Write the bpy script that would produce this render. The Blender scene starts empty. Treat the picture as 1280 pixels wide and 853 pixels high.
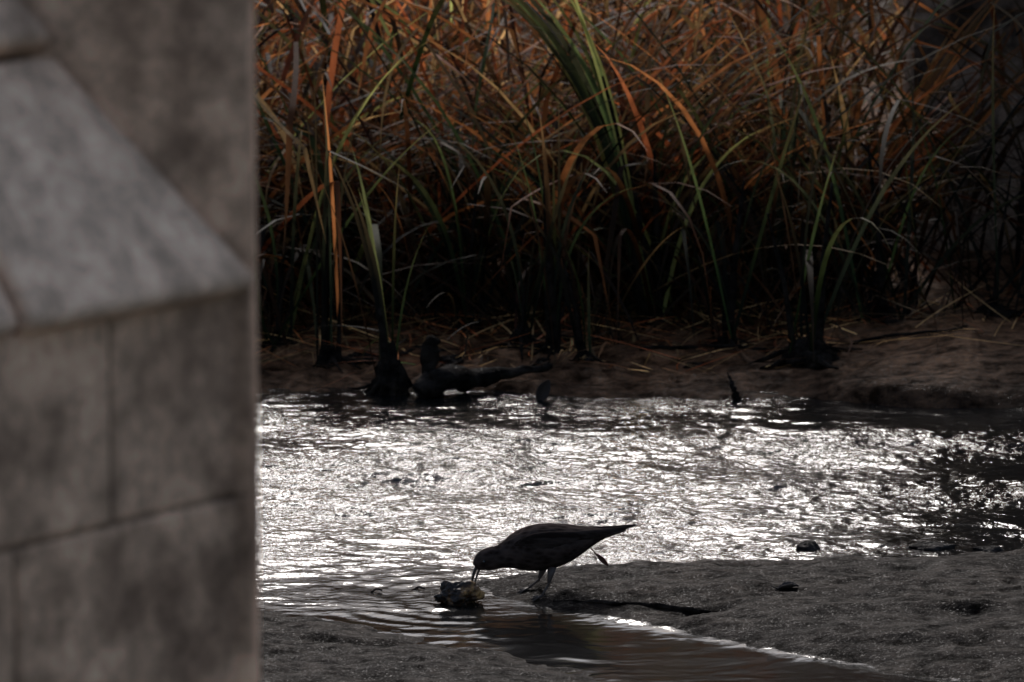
import bpy, bmesh, math, random
import numpy as np
from mathutils import Vector, Matrix, noise as mnoise
random.seed(7); rng=np.random.default_rng(11)
sc=bpy.context.scene
sc.view_settings.view_transform='Standard'; sc.view_settings.look='None'; sc.view_settings.exposure=0
col=sc.collection
pi=math.pi

# ------------------------------------------------------------ helpers
def link(o): col.objects.link(o); return o
def tag(o,label,cat=None,group=None,kind=None):
    o["label"]=label
    if cat: o["category"]=cat
    if group: o["group"]=group
    if kind: o["kind"]=kind
def obj_bm(name,bm,mat=None,smooth=True):
    me=bpy.data.meshes.new(name); bm.normal_update(); bm.to_mesh(me); bm.free()
    if smooth:
        me.polygons.foreach_set('use_smooth',[True]*len(me.polygons))
    if mat: me.materials.append(mat)
    return link(bpy.data.objects.new(name,me))
def empty(name,loc):
    e=bpy.data.objects.new(name,None); e.location=loc; e.empty_display_size=.1; return link(e)

def gn(x,y,seed=0):
    xi=np.floor(x).astype(np.int64); yi=np.floor(y).astype(np.int64)
    xf=x-xi; yf=y-yi
    def g(ix,iy):
        h=(ix*374761393+iy*668265263+seed*1442695041)&0xffffffff
        h=((h^(h>>13))*1274126177)&0xffffffff
        h=(h^(h>>16))&0xffff
        return h/65536.0*2*np.pi
    def d(ix,iy,fx,fy):
        a=g(ix,iy); return np.cos(a)*fx+np.sin(a)*fy
    u=xf**3*(xf*(xf*6-15)+10); v=yf**3*(yf*(yf*6-15)+10)
    a=d(xi,yi,xf,yf); b=d(xi+1,yi,xf-1,yf); c=d(xi,yi+1,xf,yf-1); e=d(xi+1,yi+1,xf-1,yf-1)
    return ((a*(1-u)+b*u)*(1-v)+(c*(1-u)+e*u)*v)*1.5

def grid_obj(name,xs,ys,Z,mat,attr=None):
    nx,ny=len(xs),len(ys)
    X,Y=np.meshgrid(xs,ys)
    co=np.stack([X,Y,Z],-1).reshape(-1,3).astype(np.float32)
    i=np.arange((ny-1)*(nx-1)); r=i//(nx-1); c=i%(nx-1); a=r*nx+c
    f=np.stack([a,a+1,a+nx+1,a+nx],-1).astype(np.int32)
    me=bpy.data.meshes.new(name)
    me.vertices.add(len(co)); me.vertices.foreach_set('co',co.ravel())
    me.loops.add(f.size); me.loops.foreach_set('vertex_index',f.ravel())
    me.polygons.add(len(f)); me.polygons.foreach_set('loop_start',np.arange(0,f.size,4,dtype=np.int32))
    me.polygons.foreach_set('use_smooth',np.ones(len(f),dtype=bool))
    me.update(calc_edges=True); me.materials.append(mat)
    if attr is not None:
        at=me.attributes.new('chop','FLOAT','POINT'); at.data.foreach_set('value',attr.ravel().astype(np.float32))
    return link(bpy.data.objects.new(name,me))

def axis(lo,hi,step,out_lo,out_hi):
    core=np.arange(lo,hi+step*.5,step)
    def ext(d):
        r=[];t=0;s=step
        while t<d: s*=1.3; t+=s; r.append(t)
        return np.array(r)
    return np.concatenate([(lo-ext(lo-out_lo))[::-1],core,core[-1]+ext(out_hi-hi)])

# ------------------------------------------------------------ materials
class NM:
    def __init__(s,name):
        s.m=bpy.data.materials.new(name); s.m.use_nodes=True; s.t=s.m.node_tree; s.t.nodes.clear()
        s.out=s.n('ShaderNodeOutputMaterial'); s.p=s.n('ShaderNodeBsdfPrincipled')
        s.l(s.p.outputs[0],s.out.inputs[0]); s.tc=s.n('ShaderNodeTexCoord')
    def n(s,t): return s.t.nodes.new(t)
    def l(s,a,b): s.t.links.new(a,b)
    def noise(s,scale,detail=6,rough=.6,vec=None,stretch=None):
        n=s.n('ShaderNodeTexNoise'); n.inputs['Scale'].default_value=scale; n.inputs['Detail'].default_value=detail; n.inputs['Roughness'].default_value=rough
        v=vec or s.tc.outputs['Object']
        if stretch:
            mp=s.n('ShaderNodeMapping'); mp.inputs['Scale'].default_value=stretch; s.l(v,mp.inputs[0]); v=mp.outputs[0]
        s.l(v,n.inputs['Vector']); return n.outputs['Fac']
    def ramp(s,fac,stops):
        r=s.n('ShaderNodeValToRGB'); e=r.color_ramp.elements
        while len(e)<len(stops): e.new(.5)
        for k,(p,c) in enumerate(stops):
            e[k].position=p; e[k].color=(c,c,c,1) if isinstance(c,(int,float)) else (*c,1)
        s.l(fac,r.inputs[0]); return r.outputs[0]
    def bump(s,hs):
        prev=None
        for h,st,d in hs:
            b=s.n('ShaderNodeBump'); b.inputs['Strength'].default_value=st; b.inputs['Distance'].default_value=d
            s.l(h,b.inputs['Height'])
            if prev: s.l(prev,b.inputs['Normal'])
            prev=b.outputs[0]
        s.l(prev,s.p.inputs['Normal'])
    def mul(s,a,b,fac=1):
        m=s.n('ShaderNodeMixRGB'); m.blend_type='MULTIPLY'; m.inputs[0].default_value=fac; s.l(a,m.inputs[1]); s.l(b,m.inputs[2]); return m.outputs[0]
    def yrange(s,a,b,v0,v1):
        g=s.n('ShaderNodeSeparateXYZ'); s.l(s.tc.outputs['Object'],g.inputs[0])
        r=s.n('ShaderNodeMapRange'); r.inputs[1].default_value=a; r.inputs[2].default_value=b; r.inputs[3].default_value=v0; r.inputs[4].default_value=v1
        s.l(g.outputs[1],r.inputs[0]); return r.outputs[0]

def mud_mat(name,c0,c1,r0=.25,r1=.8,spec=.085,k=1,drier=False):
    m=NM(name)
    n1=m.noise(8,8,.6); n2=m.noise(26,5,.62,stretch=(.65,1,1)); n3=m.noise(1.7,3,.5); n4=m.noise(150,3,.7)
    c=m.ramp(n1,[(.3,c0),(.7,c1)])
    c=m.mul(c,m.ramp(n2,[(.38,.25),(.62,1.3)])); c=m.mul(c,m.ramp(n3,[(.3,.6),(.7,1.15)])); c=m.mul(c,m.ramp(n4,[(.35,.55),(.62,1.2)]))
    if drier:
        f=m.yrange(17.6,18.5,0,1); mm=m.n('ShaderNodeMixRGB'); mm.blend_type='MIX'; m.l(f,mm.inputs[0]); m.l(c,mm.inputs[1])
        sc_=m.n('ShaderNodeVectorMath'); sc_.operation='MULTIPLY'; m.l(c,sc_.inputs[0]); sc_.inputs[1].default_value=(9.0,6.6,4.7); m.l(sc_.outputs[0],mm.inputs[2]); c=mm.outputs[0]
    m.l(c,m.p.inputs['Base Color'])
    m.l(m.ramp(n4,[(.36,r0),(.46,r1)]),m.p.inputs['Roughness'])
    m.l(m.ramp(n2,[(.35,spec*.2),(.62,spec*1.2)]),m.p.inputs['Specular IOR Level'])
    m.bump([(n1,.8*k,.024),(n2,.8*k,.011),(n4,.7*k,.005)])
    return m.m
M_mud=mud_mat('wet_mud',(.0075,.0047,.003),(.024,.016,.0108),drier=True)
M_root=mud_mat('muddy_root',(.007,.005,.004),(.022,.016,.012),spec=.06)
M_wood=mud_mat('wet_wood',(.007,.0055,.0045),(.022,.016,.012),spec=.08)
M_stone=mud_mat('wet_stone',(.010,.008,.007),(.03,.025,.022),spec=.08)

def masonry(name,tint,dark,stain_shade=.6,k=1,bl=1.0):
    m=NM(name)
    big=m.noise(3.6,4,.6); med=m.noise(18,8,.8); fine=m.noise(130,4,.8); streak=m.noise(6,5,.6,stretch=(1.6,1.6,.6)); blot=m.noise(11,7,.72)
    c=m.ramp(med,[(.30,tuple(v*.72 for v in tint)),(.70,tint)])
    c=m.mul(c,m.ramp(fine,[(.3,.75),(.65,1.15)]))
    c=m.mul(c,m.ramp(big,[(.38,(stain_shade,stain_shade*.94,stain_shade*.90)),(.56,(1.15,1.11,1.07))]))
    c=m.mul(c,m.ramp(blot,[(.36,1-.34*bl),(.48,1.0),(.60,1+.55*bl)]))
    c=m.mul(c,m.ramp(streak,[(.40,dark),(.52,1.05)]))
    m.l(c,m.p.inputs['Base Color']); m.p.inputs['Roughness'].default_value=.95; m.p.inputs['Specular IOR Level'].default_value=.12
    m.bump([(med,.8*k,.018),(fine,.9*k,.006)])
    return m.m
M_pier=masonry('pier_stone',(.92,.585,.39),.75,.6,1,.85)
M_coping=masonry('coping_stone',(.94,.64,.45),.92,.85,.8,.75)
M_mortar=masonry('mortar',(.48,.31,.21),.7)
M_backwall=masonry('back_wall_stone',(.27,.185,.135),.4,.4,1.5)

m=NM('water')
m.p.inputs['Base Color'].default_value=(.006,.0058,.0055,1)
m.p.inputs['Roughness'].default_value=.085; m.p.inputs['IOR'].default_value=1.333
a=m.noise(38,4,.58,stretch=(.6,1.0,1))
ch=m.n('ShaderNodeAttribute'); ch.attribute_name='chop'
b1=m.n('ShaderNodeBump'); b1.inputs['Distance'].default_value=.012; m.l(a,b1.inputs['Height']); m.l(ch.outputs['Fac'],b1.inputs['Strength'])
m.l(b1.outputs[0],m.p.inputs['Normal'])
M_water=m.m

m=NM('reed')
at=m.n('ShaderNodeAttribute'); at.attribute_name='tint'
nn=m.noise(30,3,.5,stretch=(1,1,.15)); c=m.mul(at.outputs['Color'],m.ramp(nn,[(.3,.6),(.7,1.15)]))
m.l(c,m.p.inputs['Base Color']); m.p.inputs['Roughness'].default_value=.6
m.p.inputs['Specular IOR Level'].default_value=.2
tr=m.n('ShaderNodeBsdfTranslucent'); m.l(c,tr.inputs['Color'])
mx=m.n('ShaderNodeMixShader'); mx.inputs[0].default_value=.62
m.l(m.p.outputs[0],mx.inputs[1]); m.l(tr.outputs[0],mx.inputs[2]); m.l(mx.outputs[0],m.out.inputs[0])
M_reed=m.m

m=NM('gull_plumage')
v=m.n('ShaderNodeTexVoronoi'); v.inputs['Scale'].default_value=85
mp=m.n('ShaderNodeMapping'); mp.inputs['Scale'].default_value=(.45,1,1); m.l(m.tc.outputs['Object'],mp.inputs[0]); m.l(mp.outputs[0],v.inputs['Vector'])
n1=m.noise(22,5,.6)
c=m.ramp(v.outputs['Distance'],[(.1,(.013,.009,.0078)),(.7,(.044,.033,.029))]); c=m.mul(c,m.ramp(n1,[(.3,.5),(.7,1.15)]))
m.l(c,m.p.inputs['Base Color']); m.p.inputs['Roughness'].default_value=.95; m.p.inputs['Specular IOR Level'].default_value=.02
m.bump([(v.outputs['Distance'],.5,.004)]); M_plume=m.m
m=NM('gull_wing_feathers')
n1=m.noise(60,4,.6,stretch=(.15,1,1)); c=m.ramp(n1,[(.38,(.009,.0066,.0058)),(.62,(.030,.023,.020))]); m.l(c,m.p.inputs['Base Color'])
m.p.inputs['Roughness'].default_value=.95; m.p.inputs['Specular IOR Level'].default_value=.02; m.bump([(n1,.6,.004)]); M_wing=m.m
def plain(name,c,r):
    m=NM(name); n=m.noise(60,4,.6); m.l(m.ramp(n,[(.3,tuple(v*.6 for v in c)),(.7,c)]),m.p.inputs['Base Color']); m.p.inputs['Roughness'].default_value=r; m.bump([(n,.2,.001)]); return m.m
M_bill=plain('gull_bill',(.02,.016,.014),.5); M_leg=plain('gull_leg',(.05,.034,.028),.6); M_eye=plain('gull_eye',(.01,.01,.01),.1)
M_leaf=plain('dry_leaf',(.07,.022,.010),.85); M_dleaf=plain('dark_leaf',(.02,.012,.008),.8)
m=NM('food_scrap'); n1=m.noise(24,5,.6); n2=m.noise(90,4,.6)
c=m.ramp(n1,[(.45,(.010,.006,.004)),(.54,(.05,.025,.010)),(.66,(.26,.15,.055))]); m.l(c,m.p.inputs['Base Color']); m.p.inputs['Roughness'].default_value=.5
m.p.inputs['Specular IOR Level'].default_value=.25
m.bump([(n1,.7,.01),(n2,.5,.003)]); M_scrap=m.m

# ------------------------------------------------------------ terrain
NEAR=[(-6,15.2),(-3,15.0),(-.9,14.9),(-.677,14.82),(-.51,14.70),(-.354,14.52),(-.166,14.38),(0,14.24),(.122,14.08),(.32,13.90),(.6,13.74),(1,13.5),(3,13.2),(9,13)]
SB=[(-.16,15.06),(-.05,14.97),(.086,14.83),(.336,14.63),(.54,14.44),(.744,14.26),(.995,14.06),(1.285,13.88),(2,13.65),(4,13.4)]
ST=[(-.16,15.08),(-.05,15.18),(.133,15.28),(.357,15.37),(.81,15.45),(1.445,15.52),(3,15.6)]
FAR=[(-6,18.4),(-3,18.3),(-.8,18.17),(-.43,18.18),(-.05,18.08),(.3,18.06),(.67,17.98),(.95,17.98),(1.2,17.85),(1.65,17.78),(4,17.6)]
def pl(P,x): return np.interp(x,[p[0] for p in P],[p[1] for p in P])
def height(x,y):
    x=np.asarray(x,float); y=np.asarray(y,float)
    e=.06*gn(x*5,y*5,3)+.035*gn(x*14,y*14,4)
    right=1/(1+np.exp(-(x-1.0)/.10))
    dn=pl(NEAR,x)-y+e*1.2
    hn=np.where(dn>0,.030*(1-np.exp(-dn/.25))+.012*np.clip(dn,0,9),dn*.10)
    ds=np.minimum(np.minimum(y-pl(SB,x),pl(ST,x)-y),(x+.17)*.6)+e*.5
    hs=np.where(ds>0,.055*(1-np.exp(-ds/.20)),ds*.16)
    df=y-pl(FAR,x)+e*(1-.75*right)
    hf=np.where(df>0,.028*(1-np.exp(-df/.35))+.016*(1-np.exp(-df/.03))+.018*np.clip(df,0,8)+right*(.038*(1-np.exp(-df/.03))+.05*np.exp(-((y-18.4)/.35)**2)*np.clip((x-1)/.5,0,1)),df*.25)
    q=np.clip((y-24.2)/7,0,1); far=5.0*q*q*(3-2*q)  # added bank behind the reeds, raised to block low sky in the water reflections
    h=np.maximum(np.maximum(hn,hs),hf)
    h=np.maximum(h,-.12)
    amp=np.clip((h+.03)/.06,0,1)
    nearb=np.clip((17-y)/.5,0,1)
    lump=.018*gn(x*3,y*4.5,5)+.010*gn(x*7,y*11,6)+(.003+.003*nearb)*np.abs(gn(x*18,y*23,7))+(.0015+.001*nearb)*gn(x*44,y*48,8)
    foot=-.020*np.clip(gn(x*5.5,y*8,9)-.32,0,1)*2
    farl=np.clip((y-18.0)/.3,0,1)*(1-.5*right)*(.030*gn(x*4,y*9,15)+.022*np.abs(gn(x*8,y*20,16)))
    return h+amp*(lump+foot+farl)+far
xs=axis(-2.2,2.4,.0115,-160,160); ys=axis(13.3,19.8,.0115,-25,260)
X,Y=np.meshgrid(xs,ys); Z=height(X,Y)
o=grid_obj('ground',xs,ys,Z,M_mud); tag(o,'wet dark mud banks and sandbar beside the stream','ground',kind='structure')
def hz(x,y): return float(height(np.array([x]),np.array([y]))[0])

# ------------------------------------------------------------ water
xs=axis(-2.1,2.3,.009,-160,160); ys=np.concatenate([np.arange(12.6,13.4,.05),np.arange(13.4,18.5,.008)])
X,Y=np.meshgrid(xs,ys)
wx=X+.10*gn(X*2,Y*2,20)+.04*gn(X*6,Y*6,30); wy=Y+.10*gn(X*2.3,Y*2,21)+.04*gn(X*5,Y*6,31)
def rid(n): return 1-2*np.abs(n)
w=.012*gn(wx*1.6,wy*2.4,22)+.009*gn(wx*3,wy*5,23)+.0050*rid(gn(wx*5,wy*9,24))+.0058*gn(wx*9,wy*15,25)+.0034*rid(gn(wx*14,wy*23,27))+.0021*gn(wx*30,wy*44,28)
calm=np.clip((Y-14.62)/.9,0,1); calm=.12+.88*calm**1.2
patch=.58+.62*np.clip(gn(X*1.3,Y*2.3,26)+.45,0,1)
rb=X-.95+(Y-16.8)*-.30+.25*gn(X*3,Y*3,40)
rightc=1-.38/(1+np.exp(-rb/.2))
fr=Y+.30*gn(X*1.8,Y*2,41)
fringe=.62+.38*np.clip((17.75-fr)/.6,0,1)
edge=np.clip(np.abs(X)-2,0,20); fade=np.where(np.abs(X)<2.2,1,np.exp(-edge))
R=np.hypot(X+.142,Y-14.9)
rings=.0018*np.sin(2*pi*R/.078)*np.exp(-R/.36)*np.clip(R/.1,0,1)*(np.abs(X)<2)*np.clip((-.0-X)/.2,0,1)
db=Y-pl(SB,X)
bankr=.9*np.exp(-np.abs(db+.02)/.045)*np.clip((X-.15)/.15,0,1)*(Y<15.2)
A=(calm+bankr)*patch*rightc*fringe*fade
W=w*A+rings
o=grid_obj('water',xs,ys,W,M_water,np.clip(A*1.15-.10,0.0,1)); tag(o,'rippling muddy stream glittering in back light','water',kind='structure')

# ------------------------------------------------------------ reeds
PAL=dict(orange=(.56,.195,.06),rust=(.37,.095,.032),tan=(.64,.38,.15),brown=(.10,.045,.02),green=(.06,.10,.03),pale=(.36,.37,.11),dark=(.024,.034,.018))
def blades(name,B,nseg=10,stain_shade=1.0,floor=.16,pw=1.7,world=False):
    N=len(B['x']); s=np.linspace(0,1,nseg+1)[None,:]
    L=B['L'][:,None]; tilt=B['t'][:,None]+B['k'][:,None]*s**pw
    kk=(s>B['ks'][:,None]); tilt=tilt+kk*B['kd'][:,None]
    tilt=np.clip(tilt,-.2,2.9)
    az=B['a'][:,None]+B['tw'][:,None]*s*.6
    d=np.stack([np.sin(tilt)*np.cos(az),np.sin(tilt)*np.sin(az),np.cos(tilt)],-1)*(L/nseg)[...,None]
    p=np.zeros((N,nseg+1,3)); p[:,0,0]=B['x'];p[:,0,1]=B['y'];p[:,0,2]=B['z']
    p[:,1:]=p[:,:1]+np.cumsum(d[:,:-1],1)
    if world: p[...,2]=np.maximum(p[...,2],height(p[...,0],p[...,1])+.01)
    else: p[...,2]=np.maximum(p[...,2],B['z'][:,None]-.02+.03*s)
    fa=B['f'][:,None]+B['tw'][:,None]*s*1.5
    side=np.stack([np.cos(fa),np.sin(fa),0*fa],-1)
    wd=B['w'][:,None]*(.75+.6*s-.2*s**2)*np.clip((1-s)*2.6,0.04,1)
    l=p-side*wd[...,None]*.5; r=p+side*wd[...,None]*.5
    co=np.stack([l,r],2).reshape(-1,3).astype(np.float32)
    base=(np.arange(N)*(nseg+1)*2)[:,None]+(np.arange(nseg)*2)[None,:]
    f=np.stack([base,base+1,base+3,base+2],-1).reshape(-1,4).astype(np.int32)
    c=np.repeat(B['c'][:,None,:],nseg+1,1)
    tipc=np.array(PAL['tan'])[None,None,:]
    c=c*(1-.3*s[...,None]**3)+tipc*.22*s[...,None]**3
    hh=np.clip((p[...,2]-.15)/stain_shade,0,1); hh=hh*hh*(3-2*hh)
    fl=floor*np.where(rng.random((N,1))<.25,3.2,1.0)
    c=c*(fl+(1-fl)*hh)[...,None]     # shade inside the thick bed, painted into the lower blades
    c=np.repeat(c[:,:,None,:],2,2).reshape(-1,3)
    ca=np.concatenate([c,np.ones((len(c),1))],1).astype(np.float32)
    return co,f,ca
def ribbon_obj(name,parts):
    off=0; cos=[];fs=[];cs=[]
    for co,f,ca in parts:
        cos.append(co); fs.append(f+off); cs.append(ca); off+=len(co)
    co=np.concatenate(cos); f=np.concatenate(fs).astype(np.int32); ca=np.concatenate(cs)
    me=bpy.data.meshes.new(name)
    me.vertices.add(len(co)); me.vertices.foreach_set('co',co.ravel())
    me.loops.add(f.size); me.loops.foreach_set('vertex_index',f.ravel())
    me.polygons.add(len(f)); me.polygons.foreach_set('loop_start',np.arange(0,f.size,4,dtype=np.int32))
    me.update(calc_edges=True)
    attr=me.color_attributes.new('tint','FLOAT_COLOR','POINT'); attr.data.foreach_set('color',ca.ravel())
    me.materials.append(M_reed)
    return link(bpy.data.objects.new(name,me))
def mk(x,y,n,pal,probs,L=(1.0,1.7),w=(.007,.015),t=(0,.3),k=(.1,.9),az=None,azs=3.2,kink=.2,spread=.05,zoff=0,fs=.8):
    names=list(pal); ci=rng.choice(len(names),n,p=np.array(probs)/sum(probs))
    c=np.array([PAL[names[i]] for i in ci])*(.15+1.25*rng.random((n,1))**1.5)
    a=rng.uniform(-pi,pi,n) if az is None else az+rng.normal(0,azs,n)
    bx=x+rng.normal(0,spread,n); by=y+rng.normal(0,spread,n)
    hasK=rng.random(n)<kink
    return dict(x=bx,y=by,z=height(bx,by)-.02+zoff,L=rng.uniform(*L,n),w=rng.uniform(*w,n),t=np.abs(rng.uniform(*t,n)),k=rng.uniform(*k,n),
        a=a,tw=rng.normal(0,.5,n),f=rng.normal(0,fs,n),ks=np.where(hasK,rng.uniform(.25,.8,n),2),kd=rng.uniform(.6,2.0,n),c=c)
def cat(bs): return {k:np.concatenate([b[k] for b in bs]) for k in bs[0]}
def filt(b):
    N=len(b['x']); keep=~((b['y']>20.2)&(b['x']>1.40)); keep&=~((b['x']>1.22)&(rng.random(N)<.75))
    b={k:v[keep] for k,v in b.items()}
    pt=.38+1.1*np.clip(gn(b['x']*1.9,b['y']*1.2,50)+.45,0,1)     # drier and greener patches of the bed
    b['c']=b['c']*pt[:,None]*np.where(b['x']>.5,np.clip(1-.74*(b['x']-.5)/.8,.26,1),1)[:,None]  # wall shadow painted in: reed colour darkens toward the right
    return b
bs=[]
dry=['orange','rust','tan','brown','green','pale']
for i in range(150):
    y=19.15+(rng.random()**1.1)*4.4; x=rng.uniform(-2.3,2.4)
    if x>1.35 and (y>20.1 or rng.random()<.5): continue
    H=min(1.7,1.1+.25*(y-18.95)+rng.uniform(-.3,.35))
    g=rng.random()
    pr=[4,3.5,2.5,5,.4,.6] if g<.78 else [1.2,1,1,3,3,1.5]
    lean=rng.choice([0,pi])+rng.normal(0,.7)
    bs.append(mk(x,y,int(rng.uniform(9,16)),dry,pr,L=(H*.5,H*1.3),w=(.009,.026),t=(0,1.15),k=(.0,2.7),kink=.6,spread=.10,az=lean,azs=.9))
# sheaves of dead stems that have leaned over and collapsed together
for i in range(44):
    x=rng.uniform(-1.7,1.3); y=19.05+rng.random()*.9; az=rng.choice([0,pi])+rng.normal(0,.35); t0=rng.uniform(.3,.95); k0=rng.uniform(.3,1.8)
    bs.append(mk(x,y,int(rng.uniform(16,30)),dry,[3,4,2,4,.3,.4],L=(.8,1.6),w=(.009,.023),t=(t0-.15,t0+.18),k=(k0-.2,k0+.5),kink=.3,spread=.05,az=az,azs=.2))
n=450; b=mk(0,0,n,dry+['dark'],[3,3.5,2,4,1.5,1,2],L=(.8,1.6),w=(.011,.027),t=(.1,1.0),k=(1.4,2.8),kink=.25)
b['x']=rng.uniform(-2.2,2.5,n); b['y']=18.95+rng.random(n)*.9; b['z']=height(b['x'],b['y'])-.01; bs.append(b)
# long thin blades sweeping diagonally
n=60; b=mk(0,0,n,['dark','green','pale','brown'],[3,4,1.5,1],L=(1.5,2.3),w=(.008,.016),t=(.25,.75),k=(.7,1.7),kink=.03)
b['x']=rng.uniform(-1.6,2.2,n); b['y']=18.9+rng.random(n)*.4; b['a']=rng.choice([0,pi],n)+rng.normal(0,.35,n); b['z']=height(b['x'],b['y'])-.01; bs.append(b)
n=1300; b=mk(0,0,n,dry,[2,3,2,4,.3,.2],L=(.3,.9),w=(.004,.011),t=(.4,1.45),k=(-.2,.9),kink=.4)
b['x']=rng.uniform(-2.2,2.6,n); b['y']=18.75+rng.random(n)**1.3*1.4; b['z']=height(b['x'],b['y'])+rng.random(n)*.35*(b['y']>19.0)
bs.append(b)
n=160; b=mk(0,0,n,dry,[3,2,3,2,1,.5],L=(1.1,1.8),w=(.004,.008),t=(0,.6),k=(-.1,.5),kink=.3)
b['x']=rng.uniform(-2.2,2.6,n); b['y']=19.1+rng.random(n)*3.3; b['z']=height(b['x'],b['y'])-.01
bs.append(b)
n=2000; b=mk(0,0,n,dry,[3,3.4,2.8,4.5,.6,.8],L=(.4,1.2),w=(.007,.023),t=(.5,2.7),k=(.0,1.6),kink=.4)
b['x']=rng.uniform(-2.2,2.6,n); b['y']=18.98+rng.random(n)*1.7; b['z']=height(b['x'],b['y'])+.1+rng.random(n)*1.1
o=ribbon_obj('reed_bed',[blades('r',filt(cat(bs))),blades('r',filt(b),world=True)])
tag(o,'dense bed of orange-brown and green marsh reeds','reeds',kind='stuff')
n=1900; b=mk(0,0,n,dry,[1,2,3,3,.1,.1],L=(.06,.5),w=(.003,.011),t=(1.25,1.6),k=(-.1,.3),kink=.1)
b['x']=rng.uniform(-2.2,2.0,n); b['y']=18.2+rng.random(n)**.65*1.05; keep=~((b['x']>1.1)&(rng.random(n)<.7)); b={k:v[keep] for k,v in b.items()}
b['z']=height(b['x'],b['y'])+.012; b['c']*=1.6
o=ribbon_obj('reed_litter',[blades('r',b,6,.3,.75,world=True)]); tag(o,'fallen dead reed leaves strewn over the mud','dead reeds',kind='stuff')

def tube(bm,pts,rad,ns=10,rough=0,seed=0):
    pts=[Vector(p) for p in pts]; rings=[]
    for i,p in enumerate(pts):
        t=(pts[min(i+1,len(pts)-1)]-pts[max(i-1,0)]).normalized()
        up=Vector((0,0,1)) if abs(t.z)<.9 else Vector((0,1,0))
        a=t.cross(up).normalized(); b=t.cross(a).normalized()
        rr=[]
        for j in range(ns):
            th=2*pi*j/ns; k=1+rough*mnoise.noise(Vector((math.cos(th)*1.3+seed,math.sin(th)*1.3,i*.6)))
            rr.append(bm.verts.new(p+(a*math.cos(th)+b*math.sin(th))*rad[i]*k))
        rings.append(rr)
    for i in range(len(rings)-1):
        for j in range(ns): bm.faces.new((rings[i][j],rings[i][(j+1)%ns],rings[i+1][(j+1)%ns],rings[i+1][j]))
    bm.faces.new(rings[0][::-1]); bm.faces.new(rings[-1])
    return rings
def interp(pts,rad,n):
    P=np.array(pts,float); t=np.linspace(0,1,len(P)); q=np.linspace(0,1,n)
    return [tuple(np.interp(q_,t,P[:,k]) for k in range(3)) for q_ in q],[float(np.interp(q_,t,rad)) for q_ in q]
def root(x,y,r,h,name='muddy_root'):
    bm=bmesh.new(); bmesh.ops.create_icosphere(bm,subdivisions=4,radius=1)
    off=Vector((x*7,y*3,r*50))
    for v in bm.verts:
        q=v.co.copy(); zz=(q.z+1)/2
        k=1+.45*mnoise.noise(q*1.6+off)+.35*mnoise.noise(q*4+off)+.2*mnoise.noise(q*9+off)
        tp=1.2-.9*zz
        v.co=Vector((q.x*r*k*tp*1.3,q.y*r*k*tp,-.02+zz*h*(1+.25*mnoise.noise(q*2.5+off))))
    # straggling roots running out over the mud
    rr=random.Random(int(x*1000)+77)
    for i in range(5):
        a=rr.uniform(0,2*pi); l=r*rr.uniform(2,3.4); z0=hz(x,y)
        pts=[(math.cos(a)*l*t,math.sin(a)*l*t,(hz(x+math.cos(a)*l*t,y+math.sin(a)*l*t)-z0)+.004+h*.5*(1-t)**2) for t in (0,.35,.7,1)]
        P,R=interp(pts,[r*.3,r*.16,r*.1,r*.04],8); tube(bm,P,R,6,.5,i)
    return obj_bm(name,bm,M_root)
gd=['green','pale','dark','orange','brown']
def plant(x,y,parts,label,rr=.045,rh=.12,stems=()):
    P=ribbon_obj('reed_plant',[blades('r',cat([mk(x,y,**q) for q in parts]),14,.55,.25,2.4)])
    z0=hz(x,y)
    P.data.transform(Matrix.Translation((-x,-y,-z0))); P.location=(x,y,z0)
    r=root(x,y,rr,rh); r.parent=P
    for i,(dx,dy,r0,H,ln) in enumerate(stems):
        bm=bmesh.new(); pts,rad=interp([(dx,dy,-.03),(dx+ln*.4,dy,H*.5),(dx+ln,dy+.01,H)],[r0,r0*.6,r0*.2],14)
        tube(bm,pts,rad,8,.35,i+x*5); s=obj_bm('stem',bm,M_root); s.parent=P
    tag(P,label,'reed plant',group='reed plants standing on the mud bank')
G=lambda n,**k: dict(n=n,pal=gd,probs=k.pop('probs',[5,1,3,0,1]),**k)
plant(-.39,18.08,[G(8,L=(.5,.95),w=(.010,.018),t=(.05,.25),k=(.1,.9),az=2.9,azs=.4,spread=.012,kink=.15),G(3,probs=[5,0,3,0,1],L=(.5,.9),w=(.008,.014),t=(.0,.12),k=(.6,1.9),az=0,azs=1.5,spread=.01)],'young green reed sprouting from a dark muddy root clump',.05,.2,[(0,0,.022,.42,-.06)])
plant(-.60,18.38,[G(7,probs=[1,0,5,.3,2],L=(.6,1.2),w=(.008,.014),t=(0,.1),k=(-.1,.5),spread=.02,kink=.2)],'dark upright reed stems at the water edge',.04,.1,[(-.02,0,.012,.5,.02),(.03,0,.010,.6,.03)])
plant(.03,18.56,[G(7,probs=[1,0,5,0,2],L=(.4,1.0),t=(0,.3),k=(0,1.6),spread=.02,kink=.3)],'short dark reeds on a muddy root lump',.05,.11,[(0,0,.010,.3,.02)])
plant(.135,18.5,[G(6,probs=[3,0,4,0,1],L=(.6,1.1),w=(.010,.018),t=(0,.12),k=(0,.9),az=2.8,azs=.7,spread=.010,kink=0),G(4,L=(.6,1.0),t=(.05,.2),k=(.8,2.2),az=0.,azs=.5,spread=.01)],'thick dark-stemmed reed standing upright in mud',.04,.06,[(0,0,.026,.62,-.03)])
plant(.235,18.44,[G(6,probs=[2,0,5,0,1],L=(.4,.8),w=(.009,.015),t=(.05,.25),k=(0,1.4),az=3,azs=.8,spread=.010)],'small dark reed tuft on the bank edge',.03,.05,[(0,0,.013,.34,-.07)])
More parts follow.
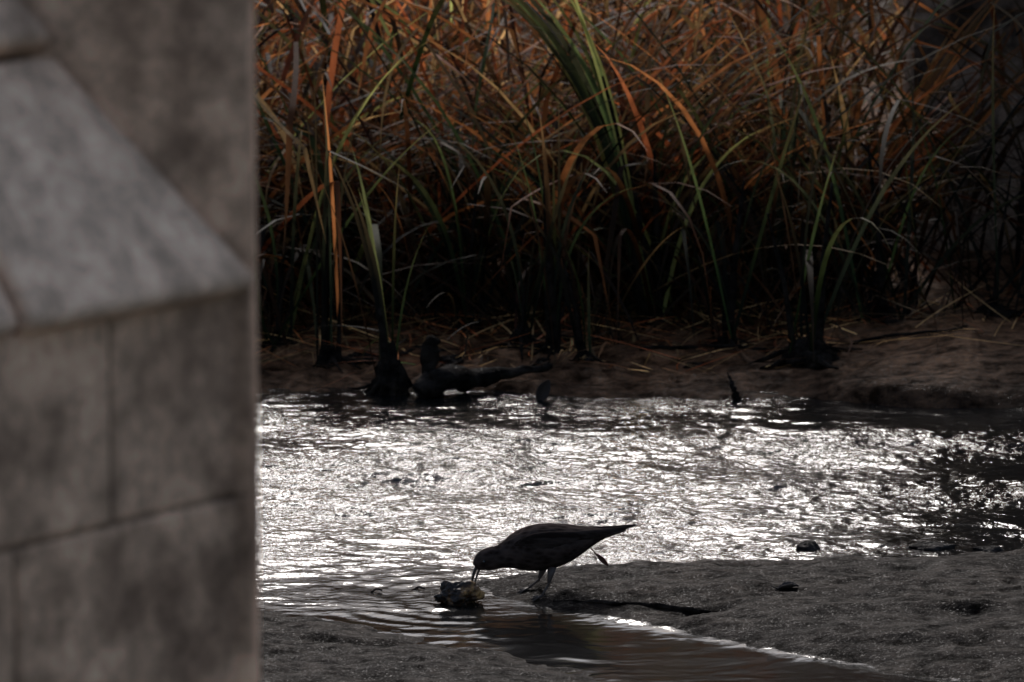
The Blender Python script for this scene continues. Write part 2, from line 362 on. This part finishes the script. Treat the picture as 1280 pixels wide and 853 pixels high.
plant(.468,18.98,[G(10,probs=[6,1,5,.0,.5],L=(1.1,1.8),w=(.014,.026),t=(.10,.25),k=(.3,1.5),az=pi,azs=.3,spread=.015,kink=.05),G(6,probs=[6,1,3,0,0],L=(1.7,2.0),w=(.018,.026),t=(.12,.28),k=(1.5,2.2),az=pi,azs=.10,spread=.012,kink=0,fs=.3),G(6,L=(.8,1.5),w=(.010,.018),t=(.02,.3),k=(.8,2.4),az=0,azs=.9,spread=.015)],'tall green reed leaning over with long arching leaves',.05,.08,[(0,0,.040,.85,-.16),(.03,0,.020,.6,-.02)])
plant(.72,18.72,[G(8,probs=[3,.6,4,0,2],L=(.5,1.2),w=(.009,.018),t=(.02,.3),k=(0,2.2),kink=.4,spread=.03)],'ragged reed with mixed green and brown leaves',.04,.06,[(0,0,.020,.55,.05)])
plant(.97,18.3,[G(9,probs=[2,.2,5,0,2],L=(.6,1.3),w=(.010,.02),t=(.02,.5),k=(.1,2.4),kink=.3,spread=.03),],'dark reed growing from a broad muddy clump',.08,.12,[(.02,0,.020,.6,.05),(-.04,0,.014,.5,-.10)])
plant(1.25,18.85,[G(10,probs=[3,.2,6,0,1],L=(.8,1.4),w=(.010,.020),t=(.1,.6),k=(.3,2.3),kink=.2,spread=.04)],'tall green reed with drooping leaf tips',.05,.08,[(0,0,.020,.6,-.06)])
plant(1.62,18.95,[G(8,probs=[2,0,6,0,2],L=(.8,1.3),w=(.008,.016),t=(.2,.8),k=(.3,1.8),kink=.2,spread=.04)],'tall dark green reed beside the stone wall',.05,.08,[(0,0,.012,.5,.06)])
plant(-.15,18.95,[G(10,probs=[5,1.5,2,0,1],L=(.8,1.4),w=(.010,.020),t=(.0,.4),k=(.3,2.2),kink=.2,spread=.03)],'green reed rising at the edge of the reed bed',.045,.08,[(0,0,.016,.5,.03)])
plant(-.78,18.65,[G(11,probs=[4,1,2,0,2],L=(.8,1.4),w=(.010,.018),t=(.0,.6),k=(.3,2.2),kink=.3,spread=.03)],'green and brown reed beside the water',.045,.08,[(0,0,.014,.4,.03)])
plant(.9,19.15,[G(13,probs=[6,.6,3,0,.5],L=(1.0,1.6),w=(.012,.022),t=(.0,.5),k=(.3,2.2),spread=.03)],'broad-leaved green reed at the reed bed edge',.05,.08,[(0,0,.02,.6,.04)])

# ------------------------------------------------------------ sticks & lumps
def stick(name,pts,rad,label,catg,mat=M_wood,n=24,seed=0,jit=.004,group=None):
    P,R=interp(pts,rad,n); P=[(p[0]+jit*mnoise.noise(Vector((i*.35,seed,0)))*2,p[1]+jit*mnoise.noise(Vector((i*.35,seed,5))),p[2]+jit*mnoise.noise(Vector((i*.35,seed,9)))) for i,p in enumerate(P)]
    bm=bmesh.new(); tube(bm,P,R,10,.6,seed); o=obj_bm(name,bm,mat); tag(o,label,catg,group); return o
dw=stick('driftwood',[(-.30,18.00,.02),(-.22,18.04,.055),(-.12,18.10,.05),(.0,18.16,.055),(.13,18.22,.07)],[.03,.045,.032,.018,.008],'dark waterlogged driftwood lying along the water edge','driftwood',seed=3,jit=.012)
bm=bmesh.new(); P,R=interp([(-.25,18.05,.0),(-.27,18.07,.08),(-.265,18.08,.15),(-.245,18.08,.185)],[.035,.022,.03,.02],14); tube(bm,P,R,10,.8,8)
st=obj_bm('stump',bm,M_wood); st.parent=dw
sp=[(.11,14.86),(.22,14.80),(.38,14.73),(.54,14.67)]
stick('fallen_stick',[(x,y,hz(x,y)+.001) for x,y in sp],[.004,.006,.008,.010],'dark wet stick half sunk in the mud by the gull','stick',mat=M_root,seed=5,jit=.004)
stick('broken_stick',[(.735,17.93,-.03),(.715,17.93,.03),(.690,17.95,.095)],[.016,.013,.002],'short pointed stick poking out of the water','stick',seed=7,jit=.001)
for i,(x,y,dx,z) in enumerate([(-.38,15.02,.03,.004),(-.27,15.04,.035,.005)]):
    stick('floating_twig',[(x,y,.0),(x+dx*.5,y+.01,z+.004),(x+dx,y,z)],[.002,.003,.002],'small dark twig poking out of shallow water','twig',n=6,seed=i,group='twigs in the shallows',jit=.0003)
for i,(x,y,dx,dy) in enumerate([(.42,18.5,.55,.05),(-.1,18.65,.4,.12),(1.0,18.6,.5,-.12),(.3,18.75,-.35,.1),(-.45,18.5,.3,.1)]):
    stick('fallen_cane',[(x,y,hz(x,y)+.01),(x+dx*.5,y+dy*.5,hz(x+dx*.5,y+dy*.5)+.025),(x+dx,y+dy,hz(x+dx,y+dy)+.01)],[.006,.006,.003],'dead reed cane lying across the mud bank','reed cane',n=16,seed=20+i,group='fallen reed canes on the bank',jit=.01)

def lump(name,x,y,z,s,mat,label,catg,seed,sub=4,amp=.35,group=None,facet=False):
    bm=bmesh.new(); bmesh.ops.create_icosphere(bm,subdivisions=sub,radius=1); off=Vector((seed*3.1,seed,0))
    for v in bm.verts:
        q=v.co.copy(); k=1+amp*mnoise.noise(q*1.2+off)+amp*.5*mnoise.noise(q*3+off)+amp*.2*mnoise.noise(q*8+off)
        if facet: k+= -.12*abs(mnoise.noise(q*5+off))*3*.6
        v.co=Vector((q.x*s[0]*k,q.y*s[1]*k,q.z*s[2]*k))
    o=obj_bm(name,bm,mat); o.location=(x,y,z); tag(o,label,catg,group); return o
lump('food_scrap',-.142,14.88,.022,(.062,.045,.042),M_scrap,'wet ochre and black lump pecked by the gull','food scrap',4,5,.35,facet=True)
lump('stone',.83,15.56,.006,(.032,.03,.022),M_stone,'small wet stone at the sandbar edge','stone',1,group='stones in the stream')
lump('stone',1.17,15.60,.0,(.06,.04,.020),M_stone,'low dark stone breaking the water surface','stone',2,group='stones in the stream')
lump('stone',1.33,15.58,-.004,(.04,.03,.018),M_stone,'low dark stone breaking the water surface','stone',6,group='stones in the stream')
for i,(x,y,s) in enumerate([(-.5,18.45,.04),(.1,18.35,.025),(.6,18.4,.022),(-.2,18.4,.03)]):
    lump('mud_clod',x,y,hz(x,y)+s*.1,(s*1.2,s,s*.6),M_root,'dark wet clod of mud on the bank','mud clod',30+i,4,.8,group='mud clods on the bank')

def leaf(x,y,z,L,W,curl,rot,label,mat,name='dry_leaf'):
    bm=bmesh.new(); n=12; k=6; V=[]
    for i in range(n+1):
        s=i/n; w=W*math.sin(pi*min(1,s*.97+.03))**.7; row=[]
        for j in range(k+1):
            t=j/k*2-1; a=t*1.1
            row.append(bm.verts.new((s*L,math.sin(a)*w,curl*s*s*L+abs(t)**2*w*.7+.003*mnoise.noise(Vector((i*.6,j*.6,L*90))))))
        V.append(row)
    for i in range(n):
        for j in range(k): bm.faces.new((V[i][j],V[i][j+1],V[i+1][j+1],V[i+1][j]))
    tube(bm,[(0,0,0),(-L*.25,.002,.004),(-L*.45,0,.012)],[.0018,.0015,.001],6)
    o=obj_bm(name,bm,mat); o.location=(x,y,z); o.rotation_euler=rot; tag(o,label,'leaf')
    sm=o.modifiers.new('s','SOLIDIFY'); sm.thickness=.0012
leaf(.228,15.18,hz(.228,15.18)+.045,.050,.008,-.2,(1.3,.75,0),'small curled reddish dry leaf standing on the sandbar',M_leaf)
leaf(.71,14.85,hz(.71,14.85)+.000,.055,.020,.1,(.0,.0,.1),'curled dark dead leaf pressed into the mud',M_dleaf)
leaf(.085,17.93,.0,.085,.024,.2,(1.3,-1.1,0),'pointed dark dead leaf sticking up at the water edge',M_dleaf)

# ------------------------------------------------------------ gull
K=.965
S=.002157*K; SZ=.0022*K; GX=.080; GY=14.95
def gp(px,py,yoff=0): return Vector(((px-680)*S,yoff*S,(745-py)*SZ))
gz=.000
gull=empty('gull',(GX,GY,gz)); tag(gull,'dark brown juvenile gull bending down to peck at food','bird')
def loft(bm,rows,ns=28,pw=1.0):
    rings=[]
    C=[gp(r[0],r[1],r[4] if len(r)>4 else 0) for r in rows]
    for i,r in enumerate(rows):
        t=(C[min(i+1,len(C)-1)]-C[max(i-1,0)]).normalized()
        up=Vector((-t.z,0,t.x)); 
        if up.z<0: up=-up
        rr=[]
        for j in range(ns):
            th=2*pi*j/ns
            rr.append(bm.verts.new(C[i]+up*math.sin(th)*r[2]*SZ+Vector((0,1,0))*math.cos(th)*r[3]*S))
        rings.append(rr)
    for i in range(len(rings)-1):
        for j in range(ns): bm.faces.new((rings[i][j],rings[i][(j+1)%ns],rings[i+1][(j+1)%ns],rings[i+1][j]))
    bm.faces.new(rings[0][::-1]); bm.faces.new(rings[-1])
    bmesh.ops.recalc_face_normals(bm,faces=bm.faces)
def child(name,bm,mat,par,sub=1):
    o=obj_bm(name,bm,mat); o.parent=par
    if sub:
        s=o.modifiers.new('sub','SUBSURF'); s.levels=sub; s.render_levels=sub
    return o
bm=bmesh.new()
loft(bm,[(594,706,4.5,4),(597,703,8.5,7),(602,699,12.5,10),(609,696,15,13),(617,694,15,14),(626,692.5,14.5,14),(637,689,18.5,17),(650,684.5,25.5,24),(666,681.5,30,29),(686,679,30.5,31),(706,676,27,30),(724,671,20.5,25),(740,666.5,13.5,17),(755,663.5,7.5,12),(768,661,4.4,9),(780,659,2.5,8),(789,658,1.2,7)])
body=child('body',bm,M_plume,gull)
for sgn in (-1,1):
    bm=bmesh.new()
    loft(bm,[(636,688,3,1.5,sgn*12),(643,684,9,3.5,sgn*15),(655,678,14,5,sgn*19.5),(672,673.5,17,6,sgn*23.5),(692,671,17,6.5,sgn*25),(714,668.5,13.5,6,sgn*21.5),(735,664.5,9.5,5,sgn*14),(754,661,6.2,4,sgn*9),(772,657.5,3.8,2.6,sgn*6),(788,654,2.2,1.6,sgn*4),(804,651,.6,.8,sgn*3)],20)
    child('wing',bm,M_wing,gull)
for hip,ank,ft,ys,yf in [((693,703),(689,724),(680,752),-13,-26),((683,705),(677,723),(663,745),11,2)]:
    bm=bmesh.new()
    A=gp(*hip,ys); B=gp(*ank,ys+(yf-ys)*.4); C=gp(*ft,yf)
    C.z=hz(GX+C.x,GY+C.y)-gz+.004
    M=(A+B)/2
    tube(bm,[A,M,B+Vector((0,0,.004)),B,(B+C)/2,C],[.013,.0080,.0046,.0038,.0028,.0032],10)
    toes=[]
    for dy in (-.014,0,.014):
        e=C+Vector((-.030+abs(dy)*.35,dy,0)); e.z=hz(GX+e.x,GY+e.y)-gz+.002; toes.append(e)
        tube(bm,[C,(C+e)/2+Vector((0,0,.002)),e],[.0030,.0022,.0012],8)
    tube(bm,[C+Vector((0,0,.003)),C+Vector((.010,0,.0))],[.002,.001],6)
    c0=bm.verts.new(C+Vector((0,0,.001))); tv=[bm.verts.new(t+Vector((.004,0,.0005))) for t in toes]
    bm.faces.new((c0,tv[0],tv[1])); bm.faces.new((c0,tv[1],tv[2]))
    child('leg',bm,M_leg,gull,0)
bm=bmesh.new(); P=[gp(598,702),gp(594,709),gp(591.5,716),gp(590,723),gp(590.5,730)]
tube(bm,P,[.0090,.0056,.0042,.0032,.0012],12); bill=child('bill',bm,M_bill,gull)
bm=bmesh.new(); P=[gp(601,706),gp(597.5,713),gp(595,720),gp(593.5,728)]
tube(bm,P,[.0060,.0036,.0026,.0010],12); lb=child('lower_bill',bm,M_bill,bill)
for sgn in (-1,1):
    bm=bmesh.new(); bmesh.ops.create_uvsphere(bm,u_segments=14,v_segments=10,radius=.0042,matrix=Matrix.Translation(gp(605.5,696.5,sgn*11.4))); child('eye',bm,M_eye,gull,0)

# ------------------------------------------------------------ stone bridge pier
rnd=random.Random(4)
def box(bm,o,u,nrm,u0,u1,t0,t1,z0,z1,skew=0):
    vs=[]
    for z in (z0,z1):
        for a,b,s in ((u0,t0,0),(u1,t0,0),(u1,t1,skew),(u0,t1,0)):
            vs.append(bm.verts.new(Vector((o[0]+u[0]*(a+s)+nrm[0]*b,o[1]+u[1]*(a+s)+nrm[1]*b,z))))
    for f in ((0,1,2,3),(7,6,5,4),(0,4,5,1),(1,5,6,2),(2,6,7,3),(3,7,4,0)): bm.faces.new([vs[i] for i in f])
def fin(o,bev=.006):
    bm=bmesh.new(); bm.from_mesh(o.data); bmesh.ops.recalc_face_normals(bm,faces=bm.faces); bm.to_mesh(o.data); bm.free()
    for p in o.data.polygons: p.use_smooth=False
    b=o.modifiers.new('bev','BEVEL'); b.width=bev; b.segments=3; b.limit_method='ANGLE'
pier=empty('bridge_pier',(-1.13,8.0,0)); tag(pier,'weathered grey stone bridge pier with sloping cutwater cap','bridge pier')
def padopt(o): o.parent=pier; o.matrix_parent_inverse=Matrix.Translation((1.13,-8.0,0))
XR=-.370; XL=-1.89; YF=7.92; YB=8.03
CZ=[-.25,.068,.385,.702,1.019,1.336,1.653,1.975,2.39,2.68,2.97,3.26,3.58,3.90,4.22,4.54]
G2=.0015
bm=bmesh.new()
for k in range(len(CZ)-1):
    cuts=[XL]+([-1.45,-1.02,-.70] if k%2 else [-1.30,-.90,-.52])+[XR]
    for a,b in zip(cuts[:-1],cuts[1:]):
        j=rnd.uniform(-.002,.002)
        box(bm,(0,0),(1,0),(0,1),a+(G2 if a>XL else 0),b-(G2 if b<XR else 0),YF-j,YB,CZ[k]+G2,CZ[k+1]-G2,.006 if b==XR else 0)
o=obj_bm('wall',bm,M_pier,False); fin(o,.003); padopt(o)
bm=bmesh.new(); box(bm,(0,0),(1,0),(0,1),XL+.01,XR-.003,YF+.0035,YB-.01,-.25,4.53,.006); o=obj_bm('mortar_core',bm,M_mortar,False); fin(o,.002); padopt(o)
bm=bmesh.new(); box(bm,(0,0),(1,0),(0,1),XL+.04,XR-.06,YB-.005,8.75,-.25,4.53); o=obj_bm('rear_wall',bm,M_pier,False); fin(o,.01); padopt(o)
bm=bmesh.new(); box(bm,(0,0),(1,0),(0,1),XL-.05,XR+.05,YF-.05,8.8,4.545,4.70); o=obj_bm('top_slab',bm,M_coping,False); fin(o,.012); padopt(o)
NX=-1.13; NY=6.94; AX=-.389; G3=.0030
Ls=math.hypot(AX-NX,YF-NY)
bm=bmesh.new()
for side in (1,-1):
    ax=AX if side==1 else 2*NX-AX
    u=((NX-ax)/Ls,(NY-YF)/Ls); nr=(-u[1]*side,u[0]*side)
    if nr[1]>0: nr=(-nr[0],-nr[1])
    for k in range(0,7):
        zt=CZ[k+1]-(.03 if k==6 else G3)
        cuts=[0]+([.27,.66,1.0] if k%2==0 else [.47,.84])+[Ls]
        for a,b in zip(cuts[:-1],cuts[1:]):
            j=rnd.uniform(-.001,.003)
            box(bm,(ax,YF),u,nr,a+(G3 if a>0 else -.0),b-(G3 if b<Ls else .08),-.10,j,CZ[k]+G3,zt)
o=obj_bm('cutwater',bm,M_pier,False); fin(o,.008); padopt(o)
bm=bmesh.new()
def prism(bm,tri,z0,z1):
    lo=[bm.verts.new((p[0],p[1],z0)) for p in tri]; hi=[bm.verts.new((p[0],p[1],z1)) for p in tri]
    bm.faces.new(lo[::-1]); bm.faces.new(hi); n=len(tri)
    for i in range(n): bm.faces.new((lo[i],lo[(i+1)%n],hi[(i+1)%n],hi[i]))
prism(bm,[(AX-.0045,YF-.002),(NX,NY+.0075),(2*NX-AX+.0045,YF-.002)],-.25,1.94)
o=obj_bm('mortar_core',bm,M_mortar,False); fin(o,.003); padopt(o)
ZL=1.972; APZ=2.79
def onface(side,lu,lv,lift=0):
    ax=AX if side==1 else 2*NX-AX
    A=Vector((ax,YF,ZL)); N=Vector((NX,NY,ZL)); P=Vector((NX,YF,APZ))
    q=A.lerp(N,lu)*(1-lv)+P*lv
    n=(N-A).cross(P-A).normalized()
    if n.z<0: n=-n
    return q+n*lift
def capstone(bm,side,u0,u1,v0,v1,lift,th=.05):
    vs=[]
    for l in (lift-th,lift):
        for (u,v) in ((u0,v0),(u1,v0),(u1,v1),(u0,v1)): vs.append(bm.verts.new(onface(side,u,v,l)))
    for f in ((3,2,1,0),(4,5,6,7),(0,1,5,4),(1,2,6,5),(2,3,7,6),(3,0,4,7)): bm.faces.new([vs[i] for i in f])
for side in (1,-1):
    for (u0,u1,v0,v1,l) in [(0.0,.375,-.03,.365,.030),(.385,1,-.025,.365,.018),(0,1,.372,.97,.056)]:
        bm=bmesh.new(); capstone(bm,side,u0,u1,v0,v1,l,.055); o=obj_bm('coping_stone',bm,M_coping,False); fin(o,.018); padopt(o)

# ------------------------------------------------------------ rear wall
bm=bmesh.new(); z=-.2; k=0
while z<4.3:
    x=1.44-(.25 if k%2 else 0)
    while x<8:
        x2=x+rnd.uniform(.45,.7); a=max(x,1.44); box(bm,(0,0),(1,0),(0,1),a+.003,x2-.003,20.3-rnd.uniform(-.01,.012),20.9,z+.003,z+.297); x=x2
    z+=.30; k+=1
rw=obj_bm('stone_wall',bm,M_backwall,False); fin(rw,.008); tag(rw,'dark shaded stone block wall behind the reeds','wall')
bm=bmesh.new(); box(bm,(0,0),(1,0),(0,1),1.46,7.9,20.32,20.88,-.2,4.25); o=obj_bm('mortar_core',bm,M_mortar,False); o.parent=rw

# ------------------------------------------------------------ light, camera
EL=math.radians(41); AZ=math.radians(-3)
w=bpy.data.worlds.new('World'); sc.world=w; w.use_nodes=True; nt=w.node_tree
sky=nt.nodes.new('ShaderNodeTexSky'); sky.sky_type='NISHITA'; sky.sun_disc=False; sky.sun_elevation=EL; sky.sun_rotation=AZ; sky.dust_density=2
bg=nt.nodes['Background']; bg.inputs[1].default_value=.15; nt.links.new(sky.outputs[0],bg.inputs[0])
sd=bpy.data.lights.new('sun','SUN'); sd.energy=2.7; sd.angle=math.radians(9); sd.color=(1,.95,.91)
so=link(bpy.data.objects.new('sun',sd)); dirv=Vector((math.sin(AZ)*math.cos(EL),math.cos(AZ)*math.cos(EL),math.sin(EL)))
so.rotation_euler=dirv.to_track_quat('Z','Y').to_euler(); so.location=(0,30,20)
cd=bpy.data.cameras.new('camera'); cam=link(bpy.data.objects.new('camera',cd)); cam.location=(0,0,3.2); cam.rotation_euler=(math.radians(80.5),0,0)
cd.lens=200; cd.sensor_width=36; cd.clip_end=1000; cd.dof.use_dof=True; cd.dof.focus_distance=15.3; cd.dof.aperture_fstop=6.3
sc.camera=cam
